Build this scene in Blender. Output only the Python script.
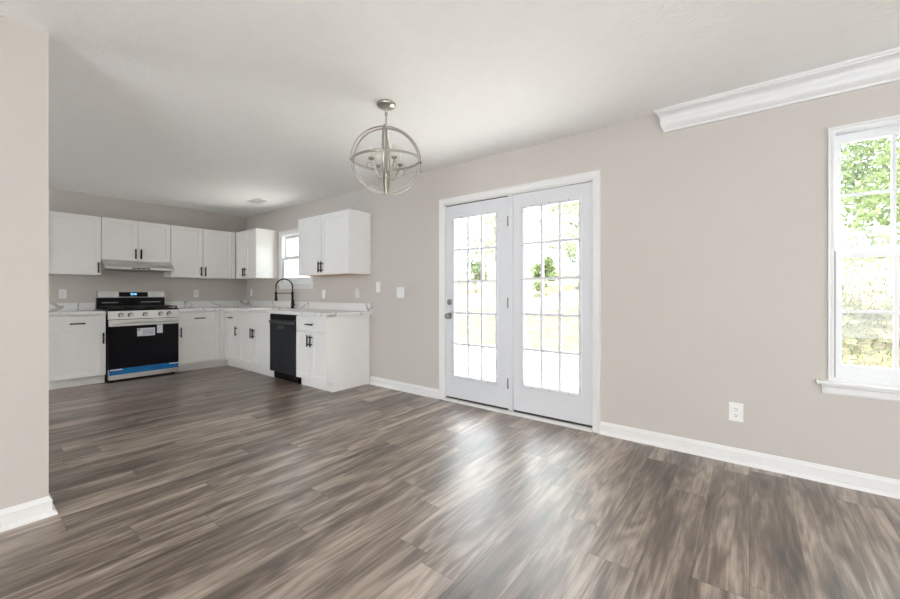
import bpy, bmesh, math, random
import numpy as np
from mathutils import Vector, Matrix

for o in list(bpy.data.objects):
    bpy.data.objects.remove(o)
scene = bpy.context.scene
COL = scene.collection
PI = math.pi
rad = math.radians

# ------------------------------------------------------------------ camera
KX, H = -6.95, 2.44           # stove wall plane, ceiling height
cam = bpy.data.cameras.new('camera')
cam_o = bpy.data.objects.new('camera', cam)
COL.objects.link(cam_o)
cam_o.location = (0, -3.197, 1.1254)
cam_o.rotation_euler = (PI/2, 0, 0.65703)
cam.sensor_width = 36
cam.lens = 388.13/900*36
cam.shift_y = -(299.5-292.66)/900
cam.clip_start = 0.05
cam.clip_end = 500
scene.camera = cam_o

# ------------------------------------------------------------------ world, sun, daylight, exposure
scene.view_settings.view_transform = 'Standard'
scene.view_settings.look = 'None'
scene.view_settings.exposure = 0.66
scene.view_settings.gamma = 1.0
scene.view_settings.use_curve_mapping = False
try:
    scene.cycles.use_denoising = True
    scene.cycles.max_bounces = 12
    scene.cycles.diffuse_bounces = 6
    scene.cycles.transparent_max_bounces = 16
    scene.cycles.sample_clamp_indirect = 6.0
except Exception:
    pass

world = bpy.data.worlds.new('sky')
scene.world = world
world.use_nodes = True
wn = world.node_tree
wn.nodes.clear()
w_out = wn.nodes.new('ShaderNodeOutputWorld')
w_bg = wn.nodes.new('ShaderNodeBackground')
w_tc = wn.nodes.new('ShaderNodeTexCoord')
w_no = wn.nodes.new('ShaderNodeTexNoise')
w_no.inputs['Scale'].default_value = 2.2
w_no.inputs['Detail'].default_value = 5
w_rp = wn.nodes.new('ShaderNodeValToRGB')
w_rp.color_ramp.elements[0].position = 0.35
w_rp.color_ramp.elements[0].color = (0.80, 0.90, 1.0, 1)
w_rp.color_ramp.elements[1].position = 0.65
w_rp.color_ramp.elements[1].color = (1.0, 1.0, 1.0, 1)
wn.links.new(w_tc.outputs['Generated'], w_no.inputs['Vector'])
wn.links.new(w_no.outputs['Fac'], w_rp.inputs['Fac'])
wn.links.new(w_rp.outputs['Color'], w_bg.inputs['Color'])
w_bg.inputs['Strength'].default_value = 6.5
wn.links.new(w_bg.outputs[0], w_out.inputs['Surface'])

sun = bpy.data.lights.new('sun', 'SUN')
sun_o = bpy.data.objects.new('sun', sun)
COL.objects.link(sun_o)
sun.energy = 18.0
sun.angle = rad(1.0)
sun.color = (1.0, 0.95, 0.86)
sun_o.location = (6, -6, 12)
sun_o.rotation_euler = Vector((-0.50, 0.20, -0.84)).to_track_quat('-Z', 'Y').to_euler()

# ------------------------------------------------------------------ materials
def mat(name, color, rough=0.5, metal=0.0, noise=0.04, nscale=12.0, bump=0.0, bscale=60.0, spec=0.5):
    m = bpy.data.materials.new(name)
    m.use_nodes = True
    nt = m.node_tree
    b = nt.nodes['Principled BSDF']
    b.inputs['Roughness'].default_value = rough
    b.inputs['Metallic'].default_value = metal
    b.inputs['Specular IOR Level'].default_value = spec
    tc = nt.nodes.new('ShaderNodeTexCoord')
    n = nt.nodes.new('ShaderNodeTexNoise')
    n.inputs['Scale'].default_value = nscale
    n.inputs['Detail'].default_value = 4
    nt.links.new(tc.outputs['Object'], n.inputs['Vector'])
    r = nt.nodes.new('ShaderNodeValToRGB')
    r.color_ramp.elements[0].position = 0.3
    r.color_ramp.elements[1].position = 0.7
    r.color_ramp.elements[0].color = tuple(max(0, c*(1-noise)) for c in color)+(1,)
    r.color_ramp.elements[1].color = tuple(min(1, c*(1+noise)) for c in color)+(1,)
    nt.links.new(n.outputs['Fac'], r.inputs['Fac'])
    nt.links.new(r.outputs['Color'], b.inputs['Base Color'])
    if bump:
        n2 = nt.nodes.new('ShaderNodeTexNoise')
        n2.inputs['Scale'].default_value = bscale
        n2.inputs['Detail'].default_value = 3
        nt.links.new(tc.outputs['Object'], n2.inputs['Vector'])
        bp = nt.nodes.new('ShaderNodeBump')
        bp.inputs['Strength'].default_value = bump
        bp.inputs['Distance'].default_value = 0.01
        nt.links.new(n2.outputs['Fac'], bp.inputs['Height'])
        nt.links.new(bp.outputs['Normal'], b.inputs['Normal'])
    return m

M_wall = mat('greige_paint', (0.57, 0.531, 0.488), 0.75, noise=0.012, nscale=2, bump=0.05, bscale=160)
M_trim = mat('white_trim_paint', (0.78, 0.77, 0.755), 0.35, noise=0.01)
M_cab = mat('white_cabinet_lacquer', (0.86, 0.85, 0.825), 0.38, noise=0.01)
M_doorp = mat('white_door_paint', (0.67, 0.68, 0.70), 0.4, noise=0.01)
M_vinyl = mat('white_window_vinyl', (0.76, 0.77, 0.775), 0.35, noise=0.01)
M_black = mat('matte_black_metal', (0.012, 0.012, 0.013), 0.4, 0.3)
M_blackgl = mat('black_oven_glass', (0.006, 0.006, 0.008), 0.10, noise=0.02, spec=0.12)
M_blackpl = mat('black_enamel', (0.007, 0.007, 0.008), 0.22, spec=0.15)
M_iron = mat('cast_iron', (0.02, 0.02, 0.02), 0.65)
M_steel = mat('brushed_stainless', (0.62, 0.61, 0.59), 0.32, 1.0, nscale=40)
M_steeld = mat('dark_stainless', (0.30, 0.30, 0.30), 0.35, 1.0)
M_slate = mat('slate_steel', (0.030, 0.033, 0.040), 0.33, 0.35)
M_slatebar = mat('slate_bar', (0.16, 0.165, 0.175), 0.3, 0.8)
M_nickel = mat('satin_nickel', (0.47, 0.44, 0.39), 0.33, 1.0)
M_nickeld = mat('aged_nickel', (0.30, 0.28, 0.25), 0.35, 1.0)
M_plate = mat('white_plastic_plate', (0.84, 0.83, 0.81), 0.35, noise=0.01)
M_slot = mat('dark_slot', (0.03, 0.03, 0.03), 0.6)
M_candle = mat('ivory_candle_sleeve', (0.80, 0.76, 0.68), 0.5)
M_blue = mat('blue_protective_film', (0.004, 0.15, 0.42), 0.22, noise=0.12, nscale=9)
M_paper = mat('white_sticker_paper', (0.72, 0.74, 0.78), 0.6)
M_ink = mat('grey_sticker_ink', (0.20, 0.22, 0.26), 0.6)
M_rubber = mat('dark_door_sweep', (0.035, 0.028, 0.022), 0.7)
M_gap = mat('dark_gap_shade', (0.10, 0.10, 0.10), 0.8)  # dark colour standing in for shade in door and window gaps
M_bark = mat('tree_bark', (0.20, 0.16, 0.12), 0.9, noise=0.3, nscale=8, bump=0.6, bscale=25)
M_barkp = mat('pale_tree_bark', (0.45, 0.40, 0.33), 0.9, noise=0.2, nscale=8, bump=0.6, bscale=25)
M_conc = mat('pale_concrete', (0.74, 0.72, 0.68), 0.85, noise=0.06, nscale=5, bump=0.15, bscale=80)
M_ply = mat('tan_cabinet_underside', (0.62, 0.44, 0.30), 0.6, noise=0.08)

def led_mat():
    m = bpy.data.materials.new('blue_display_light')
    m.use_nodes = True
    b = m.node_tree.nodes['Principled BSDF']
    b.inputs['Base Color'].default_value = (0.1, 0.3, 0.6, 1)
    b.inputs['Emission Color'].default_value = (0.25, 0.6, 1.0, 1)
    b.inputs['Emission Strength'].default_value = 1.3
    return m
M_led = led_mat()

def ceiling_mat():
    m = mat('knockdown_ceiling_paint', (0.92, 0.915, 0.90), 0.85, noise=0.01)
    nt = m.node_tree
    b = nt.nodes['Principled BSDF']
    tc = nt.nodes.new('ShaderNodeTexCoord')
    n = nt.nodes.new('ShaderNodeTexNoise')
    n.inputs['Scale'].default_value = 16
    n.inputs['Detail'].default_value = 5
    n.inputs['Distortion'].default_value = 1.2
    nt.links.new(tc.outputs['Object'], n.inputs['Vector'])
    r = nt.nodes.new('ShaderNodeValToRGB')
    r.color_ramp.elements[0].position = 0.46
    r.color_ramp.elements[1].position = 0.56
    nt.links.new(n.outputs['Fac'], r.inputs['Fac'])
    bp = nt.nodes.new('ShaderNodeBump')
    bp.inputs['Strength'].default_value = 0.16
    bp.inputs['Distance'].default_value = 0.004
    nt.links.new(r.outputs['Color'], bp.inputs['Height'])
    nt.links.new(bp.outputs['Normal'], b.inputs['Normal'])
    return m
M_ceil = ceiling_mat()

def floor_mat():
    m = bpy.data.materials.new('grey_brown_vinyl_planks')
    m.use_nodes = True
    nt = m.node_tree
    N, L = nt.nodes, nt.links
    b = N['Principled BSDF']
    tc = N.new('ShaderNodeTexCoord')
    sep = N.new('ShaderNodeSeparateXYZ')
    L.new(tc.outputs['Object'], sep.inputs[0])
    def mth(op, a, c=None, d=None):
        n = N.new('ShaderNodeMath'); n.operation = op
        for i, v in enumerate((a, c, d)):
            if v is None: continue
            if isinstance(v, (int, float)): n.inputs[i].default_value = v
            else: L.new(v, n.inputs[i])
        return n.outputs[0]
    PW, PL = 0.182, 1.22
    u = mth('DIVIDE', sep.outputs['X'], PW)
    row = mth('FLOOR', u)
    fu = mth('FRACT', u)
    wn1 = N.new('ShaderNodeTexWhiteNoise'); wn1.noise_dimensions = '1D'
    L.new(row, wn1.inputs['W'])
    v = mth('ADD', mth('DIVIDE', sep.outputs['Y'], PL), mth('MULTIPLY', wn1.outputs['Value'], 7.0))
    colm = mth('FLOOR', v)
    fv = mth('FRACT', v)
    cmb = N.new('ShaderNodeCombineXYZ')
    L.new(row, cmb.inputs[0]); L.new(colm, cmb.inputs[1])
    wn2 = N.new('ShaderNodeTexWhiteNoise'); wn2.noise_dimensions = '3D'
    L.new(cmb.outputs[0], wn2.inputs['Vector'])
    pid = wn2.outputs['Value']
    # wood grain, offset plank by plank
    gx = mth('ADD', sep.outputs['X'], mth('MULTIPLY', pid, 31.0))
    gy = mth('ADD', sep.outputs['Y'], mth('MULTIPLY', wn2.outputs['Value'], 57.0))
    gc = N.new('ShaderNodeCombineXYZ')
    L.new(mth('MULTIPLY', gx, 5.0), gc.inputs[0]); L.new(mth('MULTIPLY', gy, 0.55), gc.inputs[1])
    n1 = N.new('ShaderNodeTexNoise')
    n1.inputs['Scale'].default_value = 1.5; n1.inputs['Detail'].default_value = 6
    n1.inputs['Roughness'].default_value = 0.68; n1.inputs['Distortion'].default_value = 0.35
    L.new(gc.outputs[0], n1.inputs['Vector'])
    gc2 = N.new('ShaderNodeCombineXYZ')
    L.new(mth('MULTIPLY', gx, 70.0), gc2.inputs[0]); L.new(mth('MULTIPLY', gy, 1.8), gc2.inputs[1])
    n2 = N.new('ShaderNodeTexNoise')
    n2.inputs['Scale'].default_value = 1.6; n2.inputs['Detail'].default_value = 5
    n2.inputs['Distortion'].default_value = 0.6
    L.new(gc2.outputs[0], n2.inputs['Vector'])
    # cathedral streaks
    gc3 = N.new('ShaderNodeCombineXYZ')
    L.new(mth('MULTIPLY', gx, 3.2), gc3.inputs[0]); L.new(mth('MULTIPLY', gy, 0.42), gc3.inputs[1])
    n3 = N.new('ShaderNodeTexNoise'); n3.inputs['Scale'].default_value = 2.0; n3.inputs['Detail'].default_value = 2
    L.new(gc3.outputs[0], n3.inputs['Vector'])
    rings = mth('MULTIPLY_ADD', mth('SINE', mth('MULTIPLY', n3.outputs['Fac'], 60.0)), 0.5, 0.5)
    t = mth('ADD', mth('MULTIPLY', n1.outputs['Fac'], 1.45),
            mth('ADD', mth('MULTIPLY', n2.outputs['Fac'], 0.42),
                mth('ADD', mth('MULTIPLY', rings, 0.13), mth('MULTIPLY', pid, 0.15))))
    t = mth('SUBTRACT', t, 0.585)
    rp = N.new('ShaderNodeValToRGB')
    cr = rp.color_ramp
    cr.elements[0].position = 0.22; cr.elements[0].color = (0.045, 0.030, 0.021, 1)
    cr.elements[1].position = 0.86; cr.elements[1].color = (0.49, 0.40, 0.335, 1)
    e = cr.elements.new(0.45); e.color = (0.150, 0.108, 0.082, 1)
    e = cr.elements.new(0.62); e.color = (0.30, 0.235, 0.188, 1)
    L.new(t, rp.inputs['Fac'])
    # thin joints
    eu = mth('MINIMUM', fu, mth('SUBTRACT', 1.0, fu))
    ev = mth('MINIMUM', fv, mth('SUBTRACT', 1.0, fv))
    ju = mth('LESS_THAN', eu, 0.009)
    jv = mth('LESS_THAN', ev, 0.0015)
    j = mth('MAXIMUM', ju, jv)
    mx = N.new('ShaderNodeMix'); mx.data_type = 'RGBA'
    L.new(mth('MULTIPLY', j, 0.45), mx.inputs[0])
    L.new(rp.outputs['Color'], mx.inputs[6])
    mx.inputs[7].default_value = (0.03, 0.024, 0.02, 1)
    L.new(mx.outputs[2], b.inputs['Base Color'])
    L.new(mth('MULTIPLY_ADD', n2.outputs['Fac'], 0.14, 0.31), b.inputs['Roughness'])
    b.inputs['Specular IOR Level'].default_value = 0.8
    b.inputs['Coat Weight'].default_value = 0.5
    b.inputs['Coat Roughness'].default_value = 0.36
    bp = N.new('ShaderNodeBump')
    bp.inputs['Strength'].default_value = 0.12
    bp.inputs['Distance'].default_value = 0.004
    L.new(mth('SUBTRACT', n2.outputs['Fac'], mth('MULTIPLY', j, 0.8)), bp.inputs['Height'])
    L.new(bp.outputs['Normal'], b.inputs['Normal'])
    return m
M_floor = floor_mat()

def marble_mat():
    m = bpy.data.materials.new('white_marble_laminate')
    m.use_nodes = True
    nt = m.node_tree
    N, L = nt.nodes, nt.links
    b = N['Principled BSDF']
    b.inputs['Roughness'].default_value = 0.22
    tc = N.new('ShaderNodeTexCoord')
    n = N.new('ShaderNodeTexNoise')
    n.inputs['Scale'].default_value = 1.3; n.inputs['Detail'].default_value = 3; n.inputs['Distortion'].default_value = 0.9
    L.new(tc.outputs['Object'], n.inputs['Vector'])
    s = N.new('ShaderNodeMath'); s.operation = 'SUBTRACT'; s.inputs[1].default_value = 0.5
    L.new(n.outputs['Fac'], s.inputs[0])
    a = N.new('ShaderNodeMath'); a.operation = 'ABSOLUTE'
    L.new(s.outputs[0], a.inputs[0])
    r = N.new('ShaderNodeValToRGB')
    r.color_ramp.elements[0].position = 0.0; r.color_ramp.elements[0].color = (0.36, 0.35, 0.34, 1)
    r.color_ramp.elements[1].position = 0.014; r.color_ramp.elements[1].color = (0.80, 0.79, 0.77, 1)
    L.new(a.outputs[0], r.inputs['Fac'])
    L.new(r.outputs['Color'], b.inputs['Base Color'])
    return m
M_marble = marble_mat()

def glass_mat():
    m = bpy.data.materials.new('window_glass')
    m.use_nodes = True
    nt = m.node_tree
    N, L = nt.nodes, nt.links
    N.remove(N['Principled BSDF'])
    out = [n for n in N if n.type == 'OUTPUT_MATERIAL'][0]
    tr = N.new('ShaderNodeBsdfTransparent'); tr.inputs['Color'].default_value = (0.97, 0.98, 0.98, 1)
    gl = N.new('ShaderNodeBsdfGlossy'); gl.inputs['Roughness'].default_value = 0.02
    lw = N.new('ShaderNodeLayerWeight'); lw.inputs['Blend'].default_value = 0.5
    pw = N.new('ShaderNodeMath'); pw.operation = 'POWER'; pw.inputs[1].default_value = 5.0
    L.new(lw.outputs['Facing'], pw.inputs[0])
    fr = N.new('ShaderNodeMath'); fr.operation = 'MULTIPLY_ADD'; fr.inputs[1].default_value = 0.5; fr.inputs[2].default_value = 0.02
    L.new(pw.outputs[0], fr.inputs[0])
    mx = N.new('ShaderNodeMixShader')
    L.new(fr.outputs[0], mx.inputs[0]); L.new(tr.outputs[0], mx.inputs[1]); L.new(gl.outputs[0], mx.inputs[2])
    L.new(mx.outputs[0], out.inputs['Surface'])
    return m
M_glass = glass_mat()

def leaf_mat(name, c1, c2):
    m = bpy.data.materials.new(name)
    m.use_nodes = True
    nt = m.node_tree
    N, L = nt.nodes, nt.links
    b = N['Principled BSDF']
    out = [n for n in N if n.type == 'OUTPUT_MATERIAL'][0]
    g = N.new('ShaderNodeNewGeometry')
    r = N.new('ShaderNodeValToRGB')
    r.color_ramp.elements[0].color = c1+(1,)
    r.color_ramp.elements[1].color = c2+(1,)
    L.new(g.outputs['Random Per Island'], r.inputs['Fac'])
    L.new(r.outputs['Color'], b.inputs['Base Color'])
    b.inputs['Roughness'].default_value = 0.5
    t = N.new('ShaderNodeBsdfTranslucent')
    L.new(r.outputs['Color'], t.inputs['Color'])
    mx = N.new('ShaderNodeMixShader'); mx.inputs[0].default_value = 0.45
    L.new(b.outputs[0], mx.inputs[1]); L.new(t.outputs[0], mx.inputs[2])
    L.new(mx.outputs[0], out.inputs['Surface'])
    return m
M_leaf = leaf_mat('fresh_green_leaves', (0.085, 0.125, 0.045), (0.19, 0.235, 0.10))
M_leafd = leaf_mat('mid_green_leaves', (0.085, 0.12, 0.065), (0.18, 0.225, 0.115))
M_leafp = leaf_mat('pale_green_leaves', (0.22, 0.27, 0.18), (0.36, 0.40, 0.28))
M_tuft = leaf_mat('dry_grass_blades', (0.095, 0.085, 0.045), (0.13, 0.14, 0.058))

def ground_mat():
    m = bpy.data.materials.new('dry_hillside_grass')
    m.use_nodes = True
    nt = m.node_tree
    N, L = nt.nodes, nt.links
    b = N['Principled BSDF']
    b.inputs['Roughness'].default_value = 0.95
    tc = N.new('ShaderNodeTexCoord')
    n = N.new('ShaderNodeTexNoise'); n.inputs['Scale'].default_value = 0.9; n.inputs['Detail'].default_value = 8; n.inputs['Roughness'].default_value = 0.7
    L.new(tc.outputs['Object'], n.inputs['Vector'])
    r = N.new('ShaderNodeValToRGB')
    e = r.color_ramp.elements
    e[0].position = 0.30; e[0].color = (0.088, 0.066, 0.042, 1)
    e[1].position = 0.72; e[1].color = (0.185, 0.168, 0.10, 1)
    k = e.new(0.48); k.color = (0.128, 0.110, 0.070, 1)
    k = e.new(0.58); k.color = (0.122, 0.128, 0.058, 1)
    L.new(n.outputs['Fac'], r.inputs['Fac'])
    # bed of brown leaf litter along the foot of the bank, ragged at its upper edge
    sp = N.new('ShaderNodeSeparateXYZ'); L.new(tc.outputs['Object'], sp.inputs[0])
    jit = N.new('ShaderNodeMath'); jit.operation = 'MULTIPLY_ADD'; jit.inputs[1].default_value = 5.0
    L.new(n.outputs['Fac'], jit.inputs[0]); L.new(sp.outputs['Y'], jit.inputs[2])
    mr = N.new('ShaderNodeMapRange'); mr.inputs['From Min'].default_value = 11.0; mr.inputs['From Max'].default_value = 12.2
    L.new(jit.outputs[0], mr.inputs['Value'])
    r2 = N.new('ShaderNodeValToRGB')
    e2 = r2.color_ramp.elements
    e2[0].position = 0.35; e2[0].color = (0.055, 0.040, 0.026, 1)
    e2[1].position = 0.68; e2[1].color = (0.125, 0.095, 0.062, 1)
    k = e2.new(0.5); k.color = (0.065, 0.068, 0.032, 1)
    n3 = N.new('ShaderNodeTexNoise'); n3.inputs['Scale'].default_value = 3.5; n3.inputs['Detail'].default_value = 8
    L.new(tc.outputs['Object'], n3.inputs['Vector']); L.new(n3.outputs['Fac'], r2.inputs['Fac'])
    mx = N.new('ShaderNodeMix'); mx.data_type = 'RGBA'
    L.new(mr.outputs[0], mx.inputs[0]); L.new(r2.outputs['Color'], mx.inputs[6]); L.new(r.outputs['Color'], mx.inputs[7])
    L.new(mx.outputs[2], b.inputs['Base Color'])
    n2 = N.new('ShaderNodeTexNoise'); n2.inputs['Scale'].default_value = 18; n2.inputs['Detail'].default_value = 4
    L.new(tc.outputs['Object'], n2.inputs['Vector'])
    bp = N.new('ShaderNodeBump'); bp.inputs['Strength'].default_value = 0.8; bp.inputs['Distance'].default_value = 0.05
    L.new(n2.outputs['Fac'], bp.inputs['Height']); L.new(bp.outputs['Normal'], b.inputs['Normal'])
    return m
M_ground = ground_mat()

# ------------------------------------------------------------------ mesh helpers
class MB:
    """collects shapes; build() links them as ONE mesh object"""
    def __init__(self):
        self.bm = bmesh.new()
    def box(self, x0, x1, y0, y1, z0, z1, mi=0):
        v = [self.bm.verts.new(p) for p in ((x0,y0,z0),(x1,y0,z0),(x1,y1,z0),(x0,y1,z0),(x0,y0,z1),(x1,y0,z1),(x1,y1,z1),(x0,y1,z1))]
        for f in ((3,2,1,0),(4,5,6,7),(0,1,5,4),(1,2,6,5),(2,3,7,6),(3,0,4,7)):
            self.bm.faces.new([v[i] for i in f]).material_index = mi
        return self
    def tube(self, pts, r, n=10, closed=False, radii=None, mi=0):
        pts = [Vector(p) for p in pts]
        m = len(pts)
        rings = []
        up = None
        for i, p in enumerate(pts):
            a = pts[(i-1) % m] if (closed or i > 0) else p
            c = pts[(i+1) % m] if (closed or i < m-1) else p
            t = (c-a).normalized()
            if up is None:
                up = Vector((0, 0, 1)) if abs(t.z) < 0.9 else Vector((1, 0, 0))
            s = t.cross(up)
            if s.length < 1e-4:
                s = t.cross(Vector((0, 1, 0)))
            s.normalize()
            up2 = s.cross(t).normalized()
            up = up2
            rr = radii[i] if radii else r
            rings.append([self.bm.verts.new(p+s*math.cos(2*PI*k/n)*rr+up2*math.sin(2*PI*k/n)*rr) for k in range(n)])
        for i in range(m if closed else m-1):
            A, B = rings[i], rings[(i+1) % m]
            for k in range(n):
                f = self.bm.faces.new((A[k], A[(k+1) % n], B[(k+1) % n], B[k]))
                f.smooth = True; f.material_index = mi
        if not closed:
            self.bm.faces.new(rings[0][::-1]).material_index = mi
            self.bm.faces.new(rings[-1]).material_index = mi
        return self
    def lathe(self, prof, n=24, origin=(0, 0, 0), axis='Z', mi=0):
        """prof: list of (radius, height) along the axis"""
        o = Vector(origin)
        rings = []
        for r, h in prof:
            ring = []
            for k in range(n):
                c, s = math.cos(2*PI*k/n)*max(r, 1e-5), math.sin(2*PI*k/n)*max(r, 1e-5)
                p = {'Z': (c, s, h), 'X': (h, c, s), 'Y': (s, h, c)}[axis]
                ring.append(self.bm.verts.new(o+Vector(p)))
            rings.append(ring)
        for A, B in zip(rings, rings[1:]):
            for k in range(n):
                f = self.bm.faces.new((A[k], A[(k+1) % n], B[(k+1) % n], B[k]))
                f.smooth = True; f.material_index = mi
        self.bm.faces.new(rings[0][::-1]).material_index = mi
        self.bm.faces.new(rings[-1]).material_index = mi
        return self
    def band(self, c, R, w, t, frame, n=64):
        """flat hoop: radius R, width w along its axis, radial thickness t; frame=(u,v,axis)"""
        u, v, ax = [Vector(q) for q in frame]
        c = Vector(c)
        rings = []
        for k in range(n):
            a = 2*PI*k/n
            d = u*math.cos(a)+v*math.sin(a)
            rings.append([self.bm.verts.new(c+d*(R-t/2)-ax*w/2), self.bm.verts.new(c+d*(R+t/2)-ax*w/2),
                          self.bm.verts.new(c+d*(R+t/2)+ax*w/2), self.bm.verts.new(c+d*(R-t/2)+ax*w/2)])
        for k in range(n):
            A, B = rings[k], rings[(k+1) % n]
            for i in range(4):
                f = self.bm.faces.new((A[i], A[(i+1) % 4], B[(i+1) % 4], B[i]))
                f.smooth = (i % 2 == 1)
        return self
    def prism(self, prof, p0, p1, uax, vax, off0=None, off1=None, mi=0):
        """extrude 2D profile (u,v) from p0 to p1; off0/off1(u,v) shift each end along the run (mitre)"""
        p0, p1, uax, vax = Vector(p0), Vector(p1), Vector(uax), Vector(vax)
        d = (p1-p0).normalized()
        A = [self.bm.verts.new(p0+uax*u+vax*v+d*(off0(u, v) if off0 else 0)) for u, v in prof]
        B = [self.bm.verts.new(p1+uax*u+vax*v+d*(off1(u, v) if off1 else 0)) for u, v in prof]
        n = len(prof)
        for k in range(n):
            self.bm.faces.new((A[k], A[(k+1) % n], B[(k+1) % n], B[k])).material_index = mi
        self.bm.faces.new(A[::-1]).material_index = mi
        self.bm.faces.new(B).material_index = mi
        return self
    def build(self, name, material, parent=None, bevel=0.0, loc=None):
        bmesh.ops.recalc_face_normals(self.bm, faces=self.bm.faces)
        me = bpy.data.meshes.new(name)
        self.bm.to_mesh(me)
        self.bm.free()
        for mm in (material if isinstance(material, (list, tuple)) else [material]):
            me.materials.append(mm)
        o = bpy.data.objects.new(name, me)
        COL.objects.link(o)
        if parent is not None:
            o.parent = parent
        if loc is not None:
            o.location = loc
        if bevel:
            bv = o.modifiers.new('bevel', 'BEVEL')
            bv.width = bevel; bv.segments = 2; bv.limit_method = 'ANGLE'; bv.angle_limit = rad(40)
        return o

def thing(name, label, cat, loc=(0, 0, 0), rz=0.0, group=None):
    o = bpy.data.objects.new(name, None)
    o.empty_display_size = 0.1
    COL.objects.link(o)
    o.location = loc
    o.rotation_euler = (0, 0, rz)
    o['label'] = label; o['category'] = cat
    if group: o['group'] = group
    return o
def tag(o, label, cat, group=None):
    o['label'] = label; o['category'] = cat
    if group: o['group'] = group
    return o
def struct(o, label=None, cat=None):
    o['kind'] = 'structure'
    if label: o['label'] = label
    if cat: o['category'] = cat
    return o
def sempty(name, loc=(0, 0, 0)):
    o = bpy.data.objects.new(name, None)
    o.empty_display_size = 0.1
    COL.objects.link(o); o.location = loc
    o['kind'] = 'structure'
    return o
def copy_tree(o, parent=None):
    c = o.copy(); COL.objects.link(c)
    if parent is not None: c.parent = parent
    for ch in list(o.children): copy_tree(ch, c)
    return c

# ------------------------------------------------------------------ room shell
XE, YS = 2.75, -6.15          # east wall plane, south wall plane
PXF, PXB, PYE = -2.81, -2.925, -2.882   # partition: faces and free end
struct(MB().box(KX-0.12, XE+0.12, YS-0.12, 0.16, -0.12, 0.0).build('floor', M_floor), 'grey-brown wood-look vinyl plank floor', 'floor')
struct(MB().box(KX-0.12, XE+0.12, YS-0.12, 0.16, H, H+0.16).build('ceiling', M_ceil), 'white knockdown textured ceiling', 'ceiling')

def wall_with_holes(name, axis, a0, a1, t0, t1, holes, label):
    """wall along axis ('x' or 'y') from a0 to a1, thickness t0..t1, holes (b0,b1,z0,z1)"""
    mb = MB()
    cuts = sorted({a0, a1, *[h[0] for h in holes], *[h[1] for h in holes]})
    for c0, c1 in zip(cuts, cuts[1:]):
        mid = (c0+c1)/2
        hs = sorted([h for h in holes if h[0] < mid < h[1]], key=lambda h: h[2])
        z = 0.0
        spans = []
        for h in hs:
            if h[2] > z: spans.append((z, h[2]))
            z = h[3]
        if z < H: spans.append((z, H))
        for z0, z1 in spans:
            if axis == 'x': mb.box(c0, c1, t0, t1, z0, z1)
            else: mb.box(t0, t1, c0, c1, z0, z1)
    bmesh.ops.remove_doubles(mb.bm, verts=mb.bm.verts, dist=1e-5)
    return struct(mb.build(name, M_wall), label, 'wall')

DX0, DX1, DZ = -2.545, -0.995, 2.045            # french door opening
W1 = (0.392, 1.112, 0.607, 2.074)               # right window opening
W2 = (-5.775, -4.995, 1.262, 2.020)             # kitchen window opening
wall_with_holes('wall_north', 'x', KX-0.12, XE+0.12, 0.0, 0.15,
                [(DX0, DX1, 0.0, DZ), W1, W2], 'greige wall with the double door and both windows')
wall_with_holes('wall_west', 'y', YS-0.12, 0.0, KX-0.12, KX, [], 'greige kitchen wall behind the range')
wall_with_holes('wall_east', 'y', YS-0.12, 0.0, XE, XE+0.12, [(-2.9, -2.3, 0.40, 2.20)], 'greige wall on the camera side with an unseen opening sized to let in sky light')  # unseen opening, placed and sized for the fill light it gives
wall_with_holes('wall_south', 'x', KX, XE, YS-0.12, YS, [(-5.6, -4.2, 0.60, 2.20), (-0.7, 2.4, 0.35, 2.25)], 'greige wall behind the camera with two unseen openings added to let in sky light')  # both openings are added out of view to brighten kitchen and room
struct(MB().box(PXB, PXF, YS, PYE, 0.0, H).build('wall_partition', M_wall), 'greige partition wall ending at the left', 'wall')

# baseboards: profile u = out from the wall, v = up; shoe moulding at the foot
def bb_prof():
    p = [(0, 0), (0.030, 0)]
    for k in range(1, 6):
        a = PI/2*k/6
        p.append((0.012+0.018*math.cos(a), 0.026*math.sin(a)))
    p += [(0.012, 0.026), (0.012, 0.068), (0.0135, 0.071), (0.0125, 0.074), (0.008, 0.082), (0.003, 0.094), (0.0, 0.097)]
    return p
BB = bb_prof()
struct(MB().prism(BB, (-3.70, 0, 0), (-2.602, 0, 0), (0, -1, 0), (0, 0, 1)).prism(BB, (-0.943, 0, 0), (XE, 0, 0), (0, -1, 0), (0, 0, 1)).build('baseboard_north', M_trim), 'white baseboard with shoe moulding along the door wall', 'baseboard')
mit = lambda u, v: u
struct(MB().prism(BB, (PXF, YS, 0), (PXF, PYE, 0), (1, 0, 0), (0, 0, 1), None, mit)
       .prism(BB, (PXB, PYE, 0), (PXF, PYE, 0), (0, 1, 0), (0, 0, 1), lambda u, v: -u, mit)
       .prism(BB, (PXB, PYE, 0), (PXB, YS, 0), (-1, 0, 0), (0, 0, 1), lambda u, v: -u, None)
       .build('baseboard_partition', M_trim), 'white baseboard wrapping the end of the partition wall', 'baseboard')
struct(MB().prism(BB, (XE, YS, 0), (XE, 0, 0), (-1, 0, 0), (0, 0, 1)).build('baseboard_east', M_trim), 'white baseboard of the camera-side wall', 'baseboard')

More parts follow.
